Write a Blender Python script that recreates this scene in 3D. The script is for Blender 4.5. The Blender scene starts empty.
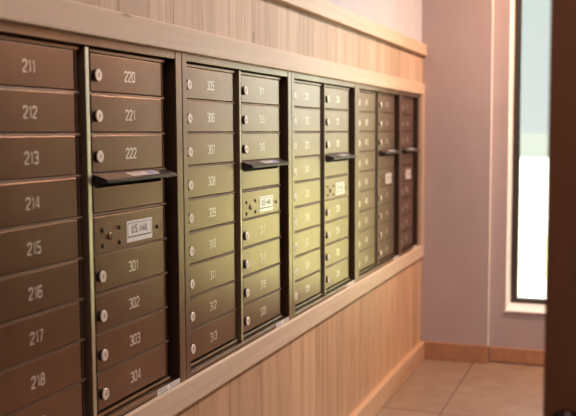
import bpy, bmesh, math, random
from mathutils import Vector, Matrix

random.seed(7)
SC = bpy.context.scene
COL = SC.collection
FZ = 0.6926                      # height of the lowest door edge above the floor
PITCH = 0.0889                   # height of one mailbox row
ROWS = 9
DTOP = PITCH * ROWS

# ------------------------------------------------------------------ helpers
def link_mesh(name, bm, mat, parent=None, smooth=False, loc=None):
    me = bpy.data.meshes.new(name)
    bmesh.ops.recalc_face_normals(bm, faces=bm.faces)
    bm.to_mesh(me); bm.free()
    if isinstance(mat, (list, tuple)):
        for m in mat: me.materials.append(m)
    else:
        me.materials.append(mat)
    if smooth:
        for p in me.polygons: p.use_smooth = True
    o = bpy.data.objects.new(name, me)
    COL.objects.link(o)
    if loc is not None: o.location = loc
    if parent is not None: o.parent = parent
    return o

def box(bm, x0, x1, y0, y1, z0, z1, bevel=0.0, seg=2, mi=0):
    r = bmesh.ops.create_cube(bm, size=1.0)
    vs = r['verts']
    for v in vs:
        v.co = Vector((x0 + (v.co.x + .5) * (x1 - x0), y0 + (v.co.y + .5) * (y1 - y0), z0 + (v.co.z + .5) * (z1 - z0)))
    fs = set(f for v in vs for f in v.link_faces)
    for f in fs: f.material_index = mi
    if bevel > 0:
        es = list(set(e for v in vs for e in v.link_edges))
        bmesh.ops.bevel(bm, geom=es, offset=bevel, segments=seg, profile=0.5, affect='EDGES')
    return vs

def cyl_x(bm, x0, x1, y, z, r, seg=24, r2=None, mi=0):
    m = Matrix.Translation(((x0 + x1) / 2, y, z)) @ Matrix.Rotation(math.pi / 2, 4, 'Y')
    res = bmesh.ops.create_cone(bm, cap_ends=True, segments=seg, radius1=r, radius2=(r if r2 is None else r2), depth=abs(x1 - x0), matrix=m)
    for f in set(f for v in res['verts'] for f in v.link_faces): f.material_index = mi
    return res['verts']

def lathe(bm, prof, origin, axis, seg=32):
    """prof: list of (r, t) along axis; axis is a unit Vector."""
    axis = Vector(axis).normalized()
    a = axis.orthogonal().normalized(); b = axis.cross(a)
    rings = []
    for r, t in prof:
        ring = []
        for k in range(seg):
            th = 2 * math.pi * k / seg
            ring.append(bm.verts.new(Vector(origin) + axis * t + (a * math.cos(th) + b * math.sin(th)) * r))
        rings.append(ring)
    for i in range(len(rings) - 1):
        for k in range(seg):
            bm.faces.new((rings[i][k], rings[i][(k + 1) % seg], rings[i + 1][(k + 1) % seg], rings[i + 1][k]))
    bm.faces.new(rings[0][::-1]); bm.faces.new(rings[-1])

def prism_y(bm, prof, y0, y1):
    """closed x,z outline extruded along y"""
    a = [bm.verts.new((x, y0, z)) for x, z in prof]
    b = [bm.verts.new((x, y1, z)) for x, z in prof]
    n = len(prof)
    for i in range(n):
        bm.faces.new((a[i], a[(i + 1) % n], b[(i + 1) % n], b[i]))
    bm.faces.new(a[::-1]); bm.faces.new(b)

def empty(name, loc=(0, 0, 0), parent=None):
    o = bpy.data.objects.new(name, None)
    o.empty_display_size = 0.1
    COL.objects.link(o); o.location = loc
    if parent is not None: o.parent = parent
    return o

def structure(o, label=None):
    o['kind'] = 'structure'
    if label: o['label'] = label
    return o

# ------------------------------------------------------------------ stroke lettering
def arc(cx, cy, r, a0, a1, n=5):
    return [(cx + r * math.cos(math.radians(a0 + (a1 - a0) * i / n)), cy + r * math.sin(math.radians(a0 + (a1 - a0) * i / n))) for i in range(n + 1)]
W = .56; RR = .16
def rrect(x0, y0, x1, y1, r=RR):
    p = arc(x1 - r, y1 - r, r, 90, 0) + arc(x1 - r, y0 + r, r, 0, -90) + arc(x0 + r, y0 + r, r, -90, -180) + arc(x0 + r, y1 - r, r, 180, 90)
    return p + [p[0]]
GLYPH = {
 '0': [rrect(0, 0, W, 1)],
 '1': [[(.08, .82), (.28, 1), (.28, 0)]],
 '2': [[(0, .76)] + arc(RR, 1 - RR, RR, 180, 90) + arc(W - RR, 1 - RR, RR, 90, 0) + [(W, .62), (0, .12), (0, 0), (W, 0)]],
 '3': [[(0, .84)] + arc(RR, 1 - RR, RR, 150, 90) + arc(W - RR, 1 - RR, RR, 90, 0) + arc(W - RR, .52 + RR * .6, RR * .8, 0, -80),
       [(W * .35, .52)] + arc(W - RR, .52 - RR, RR, 90, 0) + arc(W - RR, RR, RR, 0, -90) + arc(RR, RR, RR, -90, -160)],
 '4': [[(W * .82, 0), (W * .82, 1), (W * .62, 1), (0, .26), (W * 1.08, .26)]],
 '5': [[(W, 1), (.03, 1), (.03, .56)] + arc(W - RR, .56 - RR, RR, 90, 0) + arc(W - RR, RR, RR, 0, -90) + arc(RR, RR, RR, -90, -170)],
 '6': [[(W, .86)] + arc(W - RR, 1 - RR, RR, 30, 90) + arc(RR, 1 - RR, RR, 90, 180) + arc(RR, RR, RR, 180, 270) + arc(W - RR, RR, RR, -90, 0) + arc(W - RR, .56 - RR, RR, 0, 90) + [(0, .56)]],
 '7': [[(0, 1), (W, 1), (W * .35, 0)]],
 '8': [rrect(0, 0, W, .50, .2), rrect(.05, .50, W - .05, 1, .2)],
 '9': [[(0, .14)] + arc(RR, RR, RR, 210, 270) + arc(W - RR, RR, RR, -90, 0) + arc(W - RR, 1 - RR, RR, 0, 90) + arc(RR, 1 - RR, RR, 90, 180) + arc(RR, .44 + RR, RR, 180, 270) + [(W, .44)]],
 'U': [[(0, 1)] + arc(RR, RR, RR, 180, 270) + arc(W - RR, RR, RR, -90, 0) + [(W, 1)]],
 'S': [[(W, .84)] + arc(W - RR, 1 - RR, RR, 20, 90) + arc(RR, 1 - RR, RR, 90, 180) + arc(RR, .52 + RR, RR, 180, 270) + arc(W - RR, .52 - RR, RR, 90, 0) + arc(W - RR, RR, RR, 0, -90) + arc(RR, RR, RR, -90, -160)],
 'M': [[(0, 0), (0, 1), (.36, .3), (.72, 1), (.72, 0)]],
 'A': [[(0, 0), (.3, 1), (.6, 0)], [(.11, .32), (.49, .32)]],
 'I': [[(.1, 0), (.1, 1)]],
 'L': [[(0, 1), (0, 0), (.48, 0)]],
 'O': [rrect(0, 0, W, 1)],
 'T': [[(0, 1), (.56, 1)], [(.28, 1), (.28, 0)]],
 'G': [[(W, .84)] + arc(W - RR, 1 - RR, RR, 20, 90) + arc(RR, 1 - RR, RR, 90, 180) + arc(RR, RR, RR, 180, 270) + arc(W - RR, RR, RR, -90, 0) + [(W, .46), (.3, .46)]],
 'N': [[(0, 0), (0, 1), (.56, 0), (.56, 1)]],
 '.': [[(.05, 0), (.05, .09)]],
 ' ': [],
}
ADV = {'1': .62, 'M': .98, 'A': .86, 'I': .46, 'L': .7, '.': .34, ' ': .5}
def text_width(s):
    return sum(ADV.get(c, .82) for c in s) - .26
def strokes(bm, s, cy, cz, h, t, place, mi=0, depth=.0005, sx=1.0):
    """flat ribbons; place(a, b, d) maps right, up, outwards to a point"""
    x = -text_width(s) * h * sx / 2
    for c in s:
        for k, pl in enumerate(GLYPH[c]):
            pts = [Vector((x + p[0] * h * sx, (p[1] - .5) * h)) for p in pl]
            closed = (pts[0] - pts[-1]).length < 1e-7
            if closed: pts = pts[:-1]
            n = len(pts); L, R = [], []
            for i in range(n):
                pa = pts[i - 1] if (i > 0 or closed) else None
                pb = pts[(i + 1) % n] if (i < n - 1 or closed) else None
                d = Vector((0, 0))
                if pa is not None and (pts[i] - pa).length > 1e-9: d += (pts[i] - pa).normalized()
                if pb is not None and (pb - pts[i]).length > 1e-9: d += (pb - pts[i]).normalized()
                d = d.normalized() if d.length > 1e-9 else Vector((1, 0))
                nn = Vector((-d.y, d.x)) * t / 2
                L.append(pts[i] + nn); R.append(pts[i] - nn)
            vl = [bm.verts.new(place(cy + p.x, cz + p.y, depth + .00025 * k)) for p in L]
            vr = [bm.verts.new(place(cy + p.x, cz + p.y, depth + .00025 * k)) for p in R]
            for i in range(n if closed else n - 1):
                j = (i + 1) % n
                f = bm.faces.new((vl[i], vr[i], vr[j], vl[j])); f.material_index = mi
        x += ADV.get(c, .82) * h * sx
    return bm

# ------------------------------------------------------------------ materials
def new_mat(name):
    m = bpy.data.materials.new(name); m.use_nodes = True
    nt = m.node_tree
    return m, nt, nt.nodes['Principled BSDF']
def N(nt, typ, **kw):
    n = nt.nodes.new(typ)
    for k, v in kw.items():
        if k.startswith('i_'): n.inputs[k[2:].replace('_', ' ')].default_value = v
        else: setattr(n, k, v)
    return n
def ramp(nt, stops):
    r = nt.nodes.new('ShaderNodeValToRGB')
    e = r.color_ramp.elements
    while len(e) < len(stops): e.new(.5)
    for i, (p, c) in enumerate(stops):
        e[i].position = p; e[i].color = (c[0], c[1], c[2], 1)
    return r
def coords(nt, scale=(1, 1, 1)):
    tc = nt.nodes.new('ShaderNodeTexCoord'); mp = nt.nodes.new('ShaderNodeMapping')
    mp.inputs['Scale'].default_value = scale
    nt.links.new(tc.outputs['Object'], mp.inputs['Vector'])
    return mp

def metal(name, base, rough, metallic, var=.12, bump=.03, coat=0.0):
    m, nt, b = new_mat(name)
    mp = coords(nt)
    n1 = N(nt, 'ShaderNodeTexNoise', i_Scale=6.0, i_Detail=4.0); nt.links.new(mp.outputs[0], n1.inputs['Vector'])
    lo = [c * (1 - var) for c in base]; hi = [c * (1 + var) for c in base]
    r = ramp(nt, [(.3, lo), (.7, hi)]); nt.links.new(n1.outputs['Fac'], r.inputs[0])
    nt.links.new(r.outputs[0], b.inputs['Base Color'])
    b.inputs['Metallic'].default_value = metallic; b.inputs['Roughness'].default_value = rough
    b.inputs['Coat Weight'].default_value = coat; b.inputs['Coat Roughness'].default_value = .35
    n2 = N(nt, 'ShaderNodeTexNoise', i_Scale=1400.0, i_Detail=2.0); nt.links.new(mp.outputs[0], n2.inputs['Vector'])
    bp = N(nt, 'ShaderNodeBump', i_Strength=bump, i_Distance=.0006); nt.links.new(n2.outputs['Fac'], bp.inputs['Height'])
    nt.links.new(bp.outputs[0], b.inputs['Normal'])
    return m

def plain(name, col, rough=.6, metallic=0.0, var=.05, scale=5.0, bump=0.0, bscale=300.0):
    m, nt, b = new_mat(name)
    mp = coords(nt)
    n1 = N(nt, 'ShaderNodeTexNoise', i_Scale=scale, i_Detail=5.0); nt.links.new(mp.outputs[0], n1.inputs['Vector'])
    r = ramp(nt, [(.3, [c * (1 - var) for c in col]), (.7, [min(1, c * (1 + var)) for c in col])])
    nt.links.new(n1.outputs['Fac'], r.inputs[0]); nt.links.new(r.outputs[0], b.inputs['Base Color'])
    b.inputs['Roughness'].default_value = rough; b.inputs['Metallic'].default_value = metallic
    if bump:
        n2 = N(nt, 'ShaderNodeTexNoise', i_Scale=bscale, i_Detail=3.0); nt.links.new(mp.outputs[0], n2.inputs['Vector'])
        bp = N(nt, 'ShaderNodeBump', i_Strength=bump, i_Distance=.002); nt.links.new(n2.outputs['Fac'], bp.inputs['Height'])
        nt.links.new(bp.outputs[0], b.inputs['Normal'])
    return m

def wood(name, vertical, dark, mid, light, rough=.5, knots=True):
    m, nt, b = new_mat(name)
    sc = (8, 8, .5) if vertical else (9, .5, 9)
    at = N(nt, 'ShaderNodeAttribute', attribute_name='board')
    tc = nt.nodes.new('ShaderNodeTexCoord')
    off = N(nt, 'ShaderNodeVectorMath', operation='SCALE'); off.inputs[3].default_value = 17.0
    cmb = N(nt, 'ShaderNodeCombineXYZ')
    for k in range(3): nt.links.new(at.outputs['Fac'], cmb.inputs[k])
    nt.links.new(cmb.outputs[0], off.inputs[0])
    add = N(nt, 'ShaderNodeVectorMath', operation='ADD')
    nt.links.new(tc.outputs['Object'], add.inputs[0]); nt.links.new(off.outputs[0], add.inputs[1])
    mp = nt.nodes.new('ShaderNodeMapping'); mp.inputs['Scale'].default_value = sc
    nt.links.new(add.outputs[0], mp.inputs['Vector'])
    # broad growth rings
    n1 = N(nt, 'ShaderNodeTexNoise', i_Scale=1.6, i_Detail=3.0, i_Distortion=.9); nt.links.new(mp.outputs[0], n1.inputs['Vector'])
    ms = N(nt, 'ShaderNodeMath', operation='MULTIPLY'); ms.inputs[1].default_value = 5.0
    nt.links.new(n1.outputs['Fac'], ms.inputs[0])
    fr = N(nt, 'ShaderNodeMath', operation='PINGPONG'); fr.inputs[1].default_value = 1.0
    nt.links.new(ms.outputs[0], fr.inputs[0])
    # fine fibres
    mp2 = nt.nodes.new('ShaderNodeMapping'); mp2.inputs['Scale'].default_value = (160, 160, 4) if vertical else (160, 4, 160)
    nt.links.new(add.outputs[0], mp2.inputs['Vector'])
    n2 = N(nt, 'ShaderNodeTexNoise', i_Scale=1.5, i_Detail=4.0); nt.links.new(mp2.outputs[0], n2.inputs['Vector'])
    mx = N(nt, 'ShaderNodeMath', operation='MULTIPLY_ADD'); mx.inputs[1].default_value = .35
    nt.links.new(fr.outputs[0], mx.inputs[0])
    mz = N(nt, 'ShaderNodeMath', operation='MULTIPLY'); mz.inputs[1].default_value = .65
    nt.links.new(n2.outputs['Fac'], mz.inputs[0]); nt.links.new(mz.outputs[0], mx.inputs[2])
    r = ramp(nt, [(.15, dark), (.5, mid), (.85, light)]); nt.links.new(mx.outputs[0], r.inputs[0])
    # tint of each board
    bt = ramp(nt, [(0, (.80, .77, .75)), (.5, (.94, .93, .92)), (1, (1.0, 1.0, 1.0))]); nt.links.new(at.outputs['Fac'], bt.inputs[0])
    mul = N(nt, 'ShaderNodeMixRGB', blend_type='MULTIPLY'); mul.inputs[0].default_value = 1.0
    nt.links.new(r.outputs[0], mul.inputs[1]); nt.links.new(bt.outputs[0], mul.inputs[2])
    last = mul
    if knots:
        mp3 = nt.nodes.new('ShaderNodeMapping'); mp3.inputs['Scale'].default_value = (2, 5, 2.4) if vertical else (4, 1.6, 7)
        nt.links.new(add.outputs[0], mp3.inputs['Vector'])
        v = N(nt, 'ShaderNodeTexVoronoi', i_Scale=1.6); nt.links.new(mp3.outputs[0], v.inputs['Vector'])
        kr = ramp(nt, [(.03, (.45, .36, .30)), (.055, (.75, .68, .62)), (.10, (1, 1, 1))]); nt.links.new(v.outputs['Distance'], kr.inputs[0])
        m2 = N(nt, 'ShaderNodeMixRGB', blend_type='MULTIPLY'); m2.inputs[0].default_value = 1.0
        nt.links.new(mul.outputs[0], m2.inputs[1]); nt.links.new(kr.outputs[0], m2.inputs[2]); last = m2
    nt.links.new(last.outputs[0], b.inputs['Base Color'])
    b.inputs['Roughness'].default_value = rough
    bp = N(nt, 'ShaderNodeBump', i_Strength=.12, i_Distance=.001); nt.links.new(n2.outputs['Fac'], bp.inputs['Height'])
    nt.links.new(bp.outputs[0], b.inputs['Normal'])
    return m

BR = (.285, .194, .135)
M_door = metal('bronze_door_paint', BR, .305, .95)
M_frame = metal('bronze_frame_paint', (.29, .21, .150), .32, .92)
M_inner = metal('recess_shade_bronze', (.022, .013, .009), .6, .2)  # near-black base puts recess shade into the colour; also the dark screws
M_strip = metal('bronze_hinge_strip', (.34, .24, .17), .36, .9)
M_rail = metal('bronze_shelf_rail', (.26, .19, .145), .5, .9)
M_divider = metal('champagne_divider_metal', (.56, .49, .36), .42, .85)
M_hood = metal('dark_hood_metal', (.075, .062, .06), .42, .55)
M_lock = metal('nickel_lock', (.92, .83, .75), .48, .5, var=.05)
M_key = plain('keyway_and_side_shade', (.02, .018, .016), .6)
M_num = plain('cream_numeral', (.97, .90, .80), .36, metallic=.5)
M_label = plain('white_label', (.88, .85, .83), .3)
M_label.node_tree.nodes['Principled BSDF'].inputs['Coat Weight'].default_value = 1.0
M_label.node_tree.nodes['Principled BSDF'].inputs['Coat Roughness'].default_value = .3
M_blue = plain('blue_label_print', (.25, .36, .62), .5)
M_ink = plain('dark_print', (.07, .06, .06), .6)
M_grey = plain('grey_print', (.42, .40, .40), .6)
WD, WM, WL = (.46, .305, .195), (.655, .48, .34), (.72, .55, .405)
M_wv = wood('vertical_fir_boards', True, WD, WM, WL, .48)
M_wl = wood('vertical_fir_wainscot', True, (.44, .25, .135), (.64, .405, .24), (.72, .475, .295), .46)
M_wh = wood('horizontal_fir_trim', False, (.62, .465, .33), (.71, .55, .40), (.76, .605, .455), .42)
M_wbl = wood('fir_baseboard', False, (.50, .29, .165), (.64, .405, .245), (.70, .46, .285), .42, knots=False)
M_wb = wood('end_baseboard_wood', False, (.36, .17, .09), (.44, .22, .12), (.50, .27, .15), .45, knots=False)
M_white = plain('white_plaster', (.56, .57, .615), .85, bump=.08)
M_mauve = plain('mauve_plaster', (.435, .35, .34), .82, var=.03, bump=.08)
M_clay = plain('clay_wall_paint', (.12, .078, .045), .7, var=.03, bump=.08)
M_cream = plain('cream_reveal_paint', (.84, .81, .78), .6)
M_ceil = plain('ceiling_paint', (.82, .78, .72), .9)
M_black = plain('black_window_metal', (.030, .023, .020), .4)
M_knob = metal('black_door_knob', (.05, .046, .046), .3, .8)

# floor tile
M_tile, nt, b = new_mat('floor_tile')
mp = coords(nt)
n1 = N(nt, 'ShaderNodeTexNoise', i_Scale=7.0, i_Detail=8.0, i_Roughness=.65); nt.links.new(mp.outputs[0], n1.inputs['Vector'])
n2 = N(nt, 'ShaderNodeTexNoise', i_Scale=60.0, i_Detail=4.0); nt.links.new(mp.outputs[0], n2.inputs['Vector'])
ad = N(nt, 'ShaderNodeMath', operation='MULTIPLY_ADD'); ad.inputs[1].default_value = .35
nt.links.new(n2.outputs['Fac'], ad.inputs[0]); 
ml = N(nt, 'ShaderNodeMath', operation='MULTIPLY'); ml.inputs[1].default_value = .65
nt.links.new(n1.outputs['Fac'], ml.inputs[0]); nt.links.new(ml.outputs[0], ad.inputs[2])
r = ramp(nt, [(.3, (.21, .142, .098)), (.55, (.30, .205, .145)), (.75, (.42, .30, .22))]); nt.links.new(ad.outputs[0], r.inputs[0])
nt.links.new(r.outputs[0], b.inputs['Base Color']); b.inputs['Roughness'].default_value = .28
bp = N(nt, 'ShaderNodeBump', i_Strength=.18, i_Distance=.003); nt.links.new(ad.outputs[0], bp.inputs['Height']); nt.links.new(bp.outputs[0], b.inputs['Normal'])
M_grout = plain('grout', (.13, .085, .06), .9)

# dark door veneer
M_leaf = wood('dark_door_veneer', True, (.24, .128, .072), (.33, .178, .102), (.40, .218, .125), .45, knots=False)

# clear pane
M_glass = bpy.data.materials.new('clear_glass'); M_glass.use_nodes = True
nt = M_glass.node_tree; nt.nodes.remove(nt.nodes['Principled BSDF'])
out = nt.nodes['Material Output']
tr = N(nt, 'ShaderNodeBsdfTransparent'); tr.inputs[0].default_value = (.97, 1.0, .985, 1)
gl = N(nt, 'ShaderNodeBsdfGlossy'); gl.inputs['Roughness'].default_value = .02
fn = N(nt, 'ShaderNodeFresnel'); fn.inputs[0].default_value = 1.5
mxs = N(nt, 'ShaderNodeMixShader')
nt.links.new(fn.outputs[0], mxs.inputs[0]); nt.links.new(tr.outputs[0], mxs.inputs[1]); nt.links.new(gl.outputs[0], mxs.inputs[2])
nt.links.new(mxs.outputs[0], out.inputs[0])

M_pave = plain('pale_paving', (.72, .70, .66), .9, var=.06, scale=1.5)
M_lawn = plain('sunlit_lawn', (.52, .56, .28), .95, var=.25, scale=2.0, bump=.5, bscale=40)
M_field = plain('hazy_pale_field', (.100, .108, .104), .95, var=.08, scale=.05)

# ------------------------------------------------------------------ levels (all z below are above the floor)
def Z(v): return v + FZ
CEIL = 2.75
YE = 5.086      # end wall, left panel
YR = 5.136      # end wall beyond the step
YB = -2.2       # wall behind the viewer
XR = 1.95       # right wall
XJ = 0.398
Z_SILL0, Z_SILL1 = Z(-.0937), Z(-.0235)
Z_RAIL0, Z_RAIL1 = Z(.832), Z(.895)
Z_CAP0, Z_CAP1 = Z(1.051), Z(1.114)
Z_BASE = Z(-.5874)
UNIT_Y0 = 1.269; UNIT_W = .8237
U5_END = UNIT_Y0 + 4 * UNIT_W + .446
N0, N1 = UNIT_Y0 - .012, U5_END + .012     # wall opening for the mailboxes

# ------------------------------------------------------------------ walls
bm = bmesh.new()
box(bm, -.45, .010, YB - .15, YE + .05, Z(.850), CEIL)
box(bm, -.45, .010, YB - .15, YE + .05, 0, Z(-.066))
box(bm, -.45, .010, YB - .15, N0, Z(-.066), Z(.850))
box(bm, -.45, .010, N1, YE + .05, Z(-.066), Z(.850))
box(bm, -.45, -.36, N0, N1, Z(-.066), Z(.850))
structure(link_mesh('wall_left', bm, M_white), 'white plaster wall above the wooden mailbox surround')

WX0, WX1, WZ0, WZ1 = .490, 1.38, Z(-.386), Z(1.75)
YO = 5.47
bm = bmesh.new()
box(bm, .010, XJ, YE, YO, 0, CEIL, .003)
box(bm, XJ, WX0, YR, YO, 0, CEIL)
box(bm, WX1, XR + .15, YR, YO, 0, CEIL)
box(bm, WX0, WX1, YR, YO, 0, WZ0 - .011)
box(bm, WX0, WX1, YR, YO, WZ1, CEIL)
structure(link_mesh('wall_end', bm, M_mauve), 'mauve end wall with a shallow step beside the window')
bm = bmesh.new(); box(bm, XR, XR + .15, YB - .15, YR, 0, CEIL); structure(link_mesh('wall_right', bm, M_clay))
bm = bmesh.new(); box(bm, .010, XR, YB - .15, YB, 0, CEIL); structure(link_mesh('wall_back', bm, M_clay))
bm = bmesh.new(); box(bm, -.45, XR + .15, YB - .15, YO, CEIL, CEIL + .12); structure(link_mesh('ceiling', bm, M_ceil))

# floor: tiles in grout
bm = bmesh.new()
box(bm, -.45, XR + .15, YB - .15, YO, -.12, -.003, mi=1)
g = .0035
xs = [.010] + [.318 + .6 * k for k in range(0, 3)] + [XR]
ys = [YB] + [5.30 - 1.2 * k for k in range(6, 0, -1) if 5.30 - 1.2 * k > YB] + [YR]
for i in range(len(xs) - 1):
    for j in range(len(ys) - 1):
        x0, x1, y0, y1 = xs[i] + g, xs[i + 1] - g, ys[j] + g, ys[j + 1] - g
        if x1 > x0 and y1 > y0: box(bm, x0, x1, y0, y1, -.010, 0, .0025)
structure(link_mesh('floor', bm, [M_tile, M_grout]), 'floor of large brown stone tiles')

# ------------------------------------------------------------------ wooden surround
def set_board(bm, vals):
    """vals: list aligned with faces of this mesh"""
    lay = bm.faces.layers.float.get('board') or bm.faces.layers.float.new('board')
    return lay
def boards(name, x0, x1, y0, y1, z0, z1, widths, mat):
    bm = bmesh.new(); lay = bm.faces.layers.float.new('board')
    y = y0
    while y < y1 - .001:
        w = random.choice(widths) * random.uniform(.85, 1.15)
        if y + w > y1 - .03: w = y1 - y
        rv = random.random()
        vs = box(bm, x0, x1, y + .0003, y + w - .0003, z0, z1)
        for v in vs:
            for f in v.link_faces: f[lay] = rv
        es = [e for e in set(e for v in vs for e in v.link_edges) if all(abs(q.co.x - x1) < 1e-6 for q in e.verts) and abs(e.verts[0].co.z - e.verts[1].co.z) > .01]
        bmesh.ops.bevel(bm, geom=es, offset=.0008, segments=1, affect='EDGES')
        y += w
    return structure(link_mesh(name, bm, mat))
def plank(name, x0, x1, y0, y1, z0, z1, mat, bev=.003, rv=.6):
    bm = bmesh.new(); lay = bm.faces.layers.float.new('board')
    box(bm, x0, x1, y0, y1, z0, z1, bev)
    for f in bm.faces: f[lay] = rv
    return structure(link_mesh(name, bm, mat))
o = boards('trim_1', .010, .017, YB, YE, Z_RAIL1, Z_CAP0, [.10, .13, .16, .19], M_wv); o['label'] = 'vertical board panel between the two top rails'
o = boards('trim_2', .010, .016, YB, YE, Z_BASE, Z_SILL0, [.14, .17, .20, .24], M_wl); o['label'] = 'vertical board wainscot under the mailboxes'
o = plank('trim_3', .010, .040, YB, YE, Z_CAP0, Z_CAP1, M_wh); o['label'] = 'top cap rail of the wooden surround'
o = plank('trim_4', .010, .030, YB, YE, Z_RAIL0, Z_RAIL1, M_wh, rv=.9); o['label'] = 'wooden rail directly above the mailboxes'
# the sill and the end stile sit on the wall beneath and beside the mailboxes
bm = bmesh.new(); lay = bm.faces.layers.float.new('board')
box(bm, .0165, .030, YB, YE, Z_SILL0, Z_SILL1, .004); box(bm, .010, .0165, YB, YE, Z_SILL0, Z(-.068))
for f in bm.faces: f[lay] = .75
structure(link_mesh('trim_5', bm, M_wh), 'wooden sill rail under the mailboxes')
o = plank('trim_6', .010, .030, N1 + .004, YE, Z_SILL1, Z_RAIL0, M_wv, rv=.3); o['label'] = 'narrow wooden stile between the last mailbox and the corner'
o = plank('trim_7', .010, .030, YB, N0 - .004, Z_SILL1, Z_RAIL0, M_wv, rv=.5)
plank('baseboard_left', .010, .042, YB, YE - .012, 0, Z_BASE, M_wbl, .004, rv=.4)
bm = bmesh.new(); lay = bm.faces.layers.float.new('board')
box(bm, .042, XJ + .004, YE - .012, YE, .001, Z(-.589), .002); box(bm, XJ + .004, XR, YR - .012, YR, .006, Z(-.603), .002)
for f in bm.faces: f[lay] = .6
structure(link_mesh('baseboard_end', bm, M_wb), 'reddish wooden baseboard along the end wall')
bm = bmesh.new(); box(bm, XJ, XJ + .003, YE - .002, YR, Z(-.60), CEIL, .001)  # added cream strip stands for window light on the step's return face
structure(link_mesh('step_glint_strip', bm, M_cream), 'cream strip added as the window-lit edge of the end wall step')
plank('baseboard_right', XR - .012, XR, YB, YR - .012, .001, .105, M_wb, .002)

# ------------------------------------------------------------------ window
win = structure(empty('window_1', ((WX0 + WX1) / 2, 5.42, WZ0)), 'tall narrow window with a black frame and cream reveal')
def wl(bm): bmesh.ops.translate(bm, verts=bm.verts, vec=-Vector(win.location))
YF = 5.365
bm = bmesh.new(); t = .040
box(bm, WX0, WX0 + t, YF, YF + .06, WZ0, WZ1, .002); box(bm, WX1 - t, WX1, YF, YF + .06, WZ0, WZ1, .002)
box(bm, WX0 + t, WX1 - t, YF, YF + .06, WZ0, WZ0 + .025, .002); box(bm, WX0 + t, WX1 - t, YF, YF + .06, WZ1 - .03, WZ1, .002)
wl(bm); link_mesh('window_frame', bm, M_black, win)
bm = bmesh.new(); box(bm, WX0 + t - .004, WX1 - t + .004, YF + .030, YF + .036, WZ0 + .022, WZ1 - .027); wl(bm)
link_mesh('window_pane', bm, M_glass, win)
bm = bmesh.new()
box(bm, WX0 - .0005, WX0 + .002, YR, YF, WZ0, WZ1); box(bm, WX1 - .002, WX1 + .0005, YR, YF, WZ0, WZ1); box(bm, WX0, WX1, YR, YF, WZ1 - .002, WZ1 + .0005)
wl(bm); link_mesh('reveal_lining', bm, M_cream, win)
bm = bmesh.new(); box(bm, WX0 - .006, WX1 + .006, YR - .010, YF + .06, WZ0 - .011, WZ0, .002); wl(bm)
link_mesh('window_sill', bm, M_cream, win)

# ------------------------------------------------------------------ dark open door by the viewer
DY = 1.30; DX = .985
dr = structure(empty('door_1', (XR, DY, 0)), 'dark brown wooden door standing open in the foreground')
bm = bmesh.new(); lay = bm.faces.layers.float.new('board')
box(bm, DX - XR, -.02, 0, .042, .008, 2.25, .003)
for f in bm.faces: f[lay] = .4
leaf = link_mesh('door_leaf', bm, M_leaf, dr)
dr.rotation_euler = (0, 0, 0)
bm = bmesh.new()
kc = Vector((1.018 - XR, 0, .898))
lathe(bm, [(.027, 0), (.027, .004), (.022, .009), (.012, .013), (.011, .028), (.017, .032), (.024, .040), (.0255, .048), (.023, .057), (.014, .062), (.004, .064)], kc, (0, -1, 0), 40)
link_mesh('door_knob', bm, M_knob, dr, smooth=True)
for hz in (.25, 1.15, 2.0):
    bm = bmesh.new(); bmesh.ops.create_cone(bm, cap_ends=True, segments=16, radius1=.008, radius2=.008, depth=.10, matrix=Matrix.Translation((-.012, -.006, hz)))
    box(bm, -.030, 0, -.002, .0, hz - .05, hz + .05)
    link_mesh('door_hinge', bm, M_knob, dr)

# ------------------------------------------------------------------ mailboxes
def num_obj(s, y, z, parent):
    bm = bmesh.new()
    strokes(bm, s, y, z, .0222, .0036, lambda a, b_, d: (d, a, b_), sx=.92)
    return link_mesh('number', bm, M_num, parent)

def lock_mesh(y, z):
    bm = bmesh.new()
    lathe(bm, [(.0130, 0), (.0130, .0062)], (0, y, z), (1, 0, 0), 28)
    for q in bm.faces: q.material_index = 1  # black lock side puts its shaded flank into the colour
    n0 = len(bm.faces)
    lathe(bm, [(.0133, .0060), (.0133, .0076), (.0124, .0086), (.0070, .0086), (.0068, .0080), (.0004, .0080)], (0, y, z), (1, 0, 0), 28)
    box(bm, .0078, .0084, y - .0010, y + .0011, z - .0045, z + .0045, mi=1)
    return bm
PROTO = {}
def copy_of(key, build, name, mats, parent, loc, smooth=False):
    if key not in PROTO:
        o = link_mesh(name, build(), mats, parent, smooth=smooth); PROTO[key] = o
    else:
        o = PROTO[key].copy(); COL.objects.link(o); o.parent = parent
    o.location = loc
    return o

DW = .318      # door width
def door_bm():
    bm = bmesh.new()
    box(bm, -.016, 0, 0, DW, .0068, PITCH - .0014, .0009)
    return bm
def rail_bm():
    bm = bmesh.new()
    box(bm, -.024, -.0032, 0, DW + .0245, -.0012, .0042, .0008)
    return bm
def add_door(root, u, row, label_no):
    z = DTOP - PITCH * (row + 1)
    d = copy_of('door', door_bm, 'mailbox_door', M_door, root, (0, u, z))
    d['label'] = 'bronze mailbox door numbered ' + label_no
    copy_of('lock', lambda: lock_mesh(.020, PITCH / 2 - .003), 'lock', [M_lock, M_key], d, (0, 0, 0))
    num_obj(label_no, .165, PITCH / 2 + .001, d)
    return d

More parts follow.
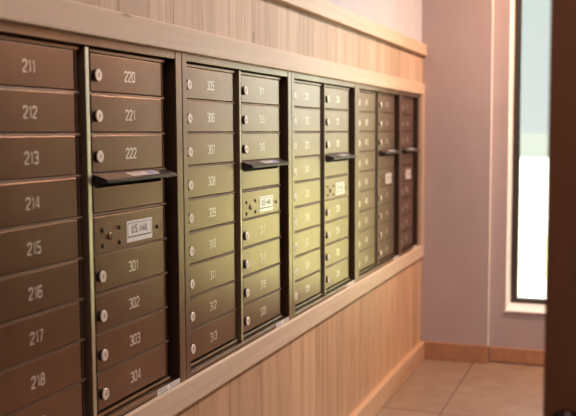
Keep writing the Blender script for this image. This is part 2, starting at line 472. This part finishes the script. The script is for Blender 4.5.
def hood_bm():
    bm = bmesh.new()
    L = DW + .006
    prof = [(0, .0905), (.003, .0915), (.035, .0818), (.0385, .0792), (.038, .0735), (.0365, .0735), (.036, .0778), (.033, .0795), (.003, .0888), (0, .0888)]
    prism_y(bm, prof, 0, L)
    for y0 in (.0, L - .0018):
        a = [(0, .066), (0, .0900), (.004, .0900), (.0345, .0806), (.0345, .0745)]
        prism_y(bm, a, y0, y0 + .0018)
    return bm
def hood_label_bm():
    bm = bmesh.new()
    def P(a, s, lift):     # a along the hood, s down its slope
        x = .0045 + s * (.0300 / .030)
        z = .0915 - (x - .003) * (.0097 / .032) + lift
        return (x + lift * .2, a, z)
    def quad(a0, a1, s0, s1, lift, mi):
        f = bm.faces.new([bm.verts.new(P(a, s, lift)) for a, s in ((a0, s0), (a1, s0), (a1, s1), (a0, s1))]); f.material_index = mi
    quad(.125, .255, .004, .026, .0004, 0)
    quad(.205, .245, .008, .022, .0006, 1)
    for k, (a0, a1) in enumerate(((.133, .195), (.133, .188), (.133, .192))):
        quad(a0, a1, .008 + k * .006, .0105 + k * .006, .0006, 2)
    return bm
def panel_bm():
    bm = bmesh.new()                                   # face under the hood, with the dark letter slot above it
    box(bm, -.016, 0, 0, DW, .0068, .0620, .0009)
    box(bm, -.016, 0, 0, .008, .0620, PITCH - .0026); box(bm, -.016, 0, DW - .008, DW, .0620, PITCH - .0026)
    box(bm, -.016, 0, .008, DW - .008, .0800, PITCH - .0026)
    box(bm, -.030, -.028, .0, DW, .045, .082, mi=1)
    return bm
def maildoor_bm():
    bm = bmesh.new(); box(bm, -.016, 0, 0, DW, .0050, PITCH - .0026, .0014)
    return bm
def maillabel_bm():
    bm = bmesh.new(); z0, z1, y0, y1 = .0140, .0640, .136, .258
    box(bm, 0, .0010, y0, y1, z0, z1, .0004)
    def bar(a0, a1, b0, b1): box(bm, .0010, .00125, a0, a1, b0, b1, mi=1)
    i = .005
    bar(y0 + i, y1 - i, z1 - i - .0012, z1 - i); bar(y0 + i, y1 - i, z0 + i + .006, z0 + i + .0085)
    bar(y0 + i, y0 + i + .0012, z0 + i + .006, z1 - i); bar(y1 - i - .0012, y1 - i, z0 + i + .006, z1 - i)
    strokes(bm, 'U.S. MAIL', (y0 + y1) / 2, (z0 + z1) / 2 + .005, .0165, .0027, lambda a, b_, d: (d, a, b_), mi=1, depth=.0013, sx=.80)
    return bm
def screw_bm():
    bm = bmesh.new(); lathe(bm, [(.0055, 0), (.0050, .0016), (.0028, .0026), (.0003, .0028)], (0, 0, 0), (1, 0, 0), 16)
    return bm
def keyhole_bm():
    bm = bmesh.new()
    lathe(bm, [(.0085, 0), (.0085, .0025), (.0070, .0035), (.0003, .0035)], (0, 0, 0), (1, 0, 0), 24)
    box(bm, .0030, .0038, -.0020, .0020, -.0065, .0065, mi=1)
    return bm
def sticker_bm():
    bm = bmesh.new(); box(bm, 0, .0004, 0, .120, 0, .0265)
    rnd = random.Random(3)
    for (a0, a1) in ((.006, .054), (.066, .114)):
        for k in range(3):
            x = a0
            while x < a1 - .004:
                w = rnd.uniform(.004, .010); x2 = min(a1, x + w)
                box(bm, .0004, .0006, x, x2, .0195 - k * .0072, .0235 - k * .0072, mi=1); x = x2 + .0022
    return bm

def make_unit(idx, numbers, label, cols):
    y0 = UNIT_Y0 + idx * UNIT_W
    width = UNIT_W - .0012 if cols == 2 else .446
    root = empty('mailbox_unit', (0, y0, FZ))
    root['label'] = label; root['category'] = 'mailbox'; root['group'] = 'bronze mailbox units set in the wall'
    # cabinet shell
    bm = bmesh.new()
    zb, zt = -.0640, .8475
    box(bm, -.34, -.030, .002, width - .002, zb + .002, zt - .002)
    link_mesh('cabinet_body', bm, M_inner, root)
    # raised front frame: two stiles, top and bottom band
    fx = .0155
    bm = bmesh.new()
    box(bm, -.030, fx, 0, .028, zb, zt, .0025); box(bm, -.030, fx, width - .035, width, zb, zt, .0025)
    box(bm, -.030, fx - .0012, .028, width - .035, .8125, zt, .0015)
    box(bm, -.030, fx - .0012, .028, width - .035, zb, -.0125, .0015)
    link_mesh('outer_frame', bm, M_frame, root)
    # thin inner lips that run above and below the stack of doors
    starts = [.038, .420][:cols]
    if cols == 2:
        bm = bmesh.new()
        c0, hw = .3975, .0092
        prof = [(-.030, c0 - hw), (.0058, c0 - hw), (.0070, c0 - hw + .0004), (.0074, c0 - hw + .0014), (.0052, c0 + hw - .0012), (.0046, c0 + hw - .0003), (.0036, c0 + hw), (-.030, c0 + hw)]
        lo = [bm.verts.new((x, y, -.0105)) for x, y in prof]; hi = [bm.verts.new((x, y, .8105)) for x, y in prof]
        for k in range(len(prof)):
            k2 = (k + 1) % len(prof)
            q = bm.faces.new((lo[k], lo[k2], hi[k2], hi[k])); q.smooth = False
        bm.faces.new(lo); bm.faces.new(hi)
        link_mesh('divider', bm, M_divider, root)
    for ci, u in enumerate(starts):
        copy_of('lip_top', lambda: (lambda q: (box(q, -.026, -.001, 0, DW + .024, .0012, .0085, .001), q)[1])(bmesh.new()), 'door_frame_rail', M_frame, root, (0, u, DTOP))
        copy_of('lip_bot', lambda: (lambda q: (box(q, -.026, -.001, 0, DW + .024, -.0085, -.0012, .001), q)[1])(bmesh.new()), 'door_frame_rail', M_frame, root, (0, u, 0))
        copy_of('strip', lambda: (lambda q: (box(q, -.028, -.007, 0, .0060, -.0085, DTOP + .0085, .0012), q)[1])(bmesh.new()), 'hinge_strip', M_strip, root, (0, u + DW + .0165, 0))
        for rw in range(1, ROWS):
            copy_of('rail', rail_bm, 'shelf_rail', M_rail, root, (0, u, DTOP - PITCH * rw))
        col = numbers[ci]
        for rw, s in enumerate(col):
            z = DTOP - PITCH * (rw + 1)
            if s == 'OUT':
                p = copy_of('panel', panel_bm, 'mail_slot_panel', [M_door, M_inner], root, (0, u, z))
                h = copy_of('hood', hood_bm, 'slot_hood', M_hood, root, (0, u - .003, z)); h['label'] = 'dark metal hood over the outgoing mail slot'
                copy_of('hood_label', hood_label_bm, 'hood_label', [M_label, M_blue, M_grey], h, (0, 0, 0))
            elif s == 'MAIL':
                p = copy_of('maildoor', maildoor_bm, 'carrier_panel', M_door, root, (0, u, z)); p['label'] = 'bronze carrier access panel with a white plate'
                copy_of('maillabel', maillabel_bm, 'mail_plate', [M_label, M_ink], p, (0, 0, 0))
                for dy, dz in ((.032, .0545), (.104, .0545), (.032, .0195), (.104, .0195), (.284, .0380)):
                    copy_of('screw', screw_bm, 'screw', M_inner, p, (0, dy, dz))
                copy_of('keyhole', keyhole_bm, 'keyhole', [M_strip, M_key], p, (0, .065, .0375))
            else:
                add_door(root, u, rw, s)
    copy_of('sticker', sticker_bm, 'sticker', [M_label, M_grey], root, (fx - .0012, width - .035 - .122, -.0385))
    return root

def seq(a, n): return [str(a + k) for k in range(n)]
UNITS = [
 ([seq(211, 9), seq(220, 3) + ['OUT', 'MAIL'] + seq(301, 4)], 'nearest bronze mailbox unit, doors numbered 211 to 222 and 301 to 304', 2),
 ([seq(305, 9), seq(314, 3) + ['OUT', 'MAIL'] + seq(317, 4)], 'second nearest bronze mailbox unit, doors numbered 305 to 320', 2),
 ([seq(321, 9), seq(330, 3) + ['OUT', 'MAIL'] + seq(333, 4)], 'middle mailbox unit of the row, washed pale green by window reflection', 2),
 ([seq(401, 9), seq(410, 3) + ['OUT', 'MAIL'] + seq(413, 4)], 'farthest two-column bronze mailbox unit, beside the single-column one', 2),
 ([seq(417, 3) + ['OUT', 'MAIL'] + seq(420, 4)], 'narrow single-column bronze mailbox unit next to the room corner', 1),
]
for i, (nums, lab, c) in enumerate(UNITS):
    make_unit(i, nums, lab, c)

# ------------------------------------------------------------------ fill lamps added unseen in the ceiling, coloured to light the wall
def downlight(x, y, power, col):
    t = empty('fill_downlight', (x, y, CEIL))
    t['category'] = 'fill light'; t['group'] = 'unseen fill downlights over the corridor'
    t['label'] = 'unseen round fill light added in the ceiling over the mailbox corridor'
    bm = bmesh.new(); lathe(bm, [(.110, 0), (.110, -.006), (.095, -.010), (.090, -.004)], (0, 0, 0), (0, 0, 1), 32)
    link_mesh('rim', bm, M_white, t)
    L = bpy.data.lights.new('fill_lamp', 'AREA'); L.shape = 'DISK'; L.size = .17; L.energy = power; L.color = col
    lo = bpy.data.objects.new('fill_lamp', L); COL.objects.link(lo); lo.parent = t; lo.location = (0, 0, -.014)
for x, y, p, c in ((1.05, .6, 9, (1, .63, .55)), (1.45, 3.10, 36, (.86, .95, 1.06)), (1.40, 4.55, 72, (1, .61, .41))):
    downlight(x, y, p, c)

# ------------------------------------------------------------------ outside
bm = bmesh.new(); box(bm, -14, 1.3, YO, 46, -.16, -.05); structure(link_mesh('pavement', bm, M_pave), 'pale sunlit paving outside the window')
bm = bmesh.new(); box(bm, 1.3, 40, YO, 46, -.16, -.04); box(bm, .235, 1.3, 8.6, 14.0, -.16, -.04); structure(link_mesh('lawn', bm, M_lawn))
bm = bmesh.new(); box(bm, -150, 150, 46, 500, -.16, -.06); structure(link_mesh('field', bm, M_field))

# ------------------------------------------------------------------ daylight
w = bpy.data.worlds.new('sky'); SC.world = w; w.use_nodes = True
nt = w.node_tree; bg = nt.nodes['Background']
tc = N(nt, 'ShaderNodeTexCoord'); sx = N(nt, 'ShaderNodeSeparateXYZ'); nt.links.new(tc.outputs['Generated'], sx.inputs[0])
mr = N(nt, 'ShaderNodeMapRange'); mr.inputs[1].default_value = -.05; mr.inputs[2].default_value = .95; mr.inputs[3].default_value = 0; mr.inputs[4].default_value = 1
nt.links.new(sx.outputs[0], mr.inputs[0])
rp = ramp(nt, [(0, (1.08, 1.02, 1.04)), (.05, (1.08, 1.02, 1.04)), (.35, (3.8, 4.6, 5.4)), (.5, (7.5, 6.8, 6.0)), (.7, (9, 7.5, 5)), (1, (10, 7, 4))]); nt.links.new(mr.outputs[0], rp.inputs[0])
el = N(nt, 'ShaderNodeMapRange'); el.inputs[1].default_value = -.02; el.inputs[2].default_value = .13; nt.links.new(sx.outputs[2], el.inputs[0])
re = ramp(nt, [(0, (.80, .86, .83)), (1, (.73, .82, .77))]); nt.links.new(el.outputs[0], re.inputs[0])
mm = N(nt, 'ShaderNodeMixRGB', blend_type='MULTIPLY'); mm.inputs[0].default_value = 1.0
nt.links.new(rp.outputs[0], mm.inputs[1]); nt.links.new(re.outputs[0], mm.inputs[2])
nt.links.new(mm.outputs[0], bg.inputs[0]); bg.inputs[1].default_value = 1.0
S = bpy.data.lights.new('sun', 'SUN'); S.energy = 20.0; S.angle = .01; S.color = (1, .95, .86)
so = bpy.data.objects.new('sun', S); COL.objects.link(so)
d = Vector((-.62, .25, -.74)); so.rotation_euler = d.to_track_quat('-Z', 'Y').to_euler(); so.location = (6, 6, 8)
P = bpy.data.lights.new('window_portal', 'AREA'); P.shape = 'RECTANGLE'; P.size = WX1 - WX0; P.size_y = WZ1 - WZ0; P.cycles.is_portal = True
po = bpy.data.objects.new('window_portal', P); COL.objects.link(po); po.location = ((WX0 + WX1) / 2, YF + .08, (WZ0 + WZ1) / 2); po.rotation_euler = (-math.pi / 2, 0, 0)

# ------------------------------------------------------------------ camera
cam = bpy.data.cameras.new('camera'); co = bpy.data.objects.new('camera', cam); COL.objects.link(co)
cam.sensor_width = 36.0; cam.lens = 896.66 * 36 / 576
yaw, pit, rol = math.radians(20.3298), math.radians(4.85356), math.radians(-.30849)
f = Vector((-math.sin(yaw) * math.cos(pit), math.cos(yaw) * math.cos(pit), -math.sin(pit)))
r0 = f.cross(Vector((0, 0, 1))).normalized(); u0 = r0.cross(f)
r1 = math.cos(rol) * r0 + math.sin(rol) * u0; u1 = -math.sin(rol) * r0 + math.cos(rol) * u0
m = Matrix((r1, u1, -f)).transposed().to_4x4(); m.translation = Vector((1.08, 0, .6269 + FZ))
co.matrix_world = m
cam.clip_start = .02; cam.clip_end = 800
cam.dof.use_dof = True; cam.dof.focus_distance = 2.45; cam.dof.aperture_fstop = 3.7
SC.camera = co

SC.view_settings.view_transform = 'Standard'; SC.view_settings.look = 'None'
SC.view_settings.gamma = 1.0; SC.view_settings.use_curve_mapping = False
SC.view_settings.exposure = 0.0
SC.cycles.use_denoising = True
SC.cycles.max_bounces = 10
SC.cycles.sample_clamp_indirect = 6.0
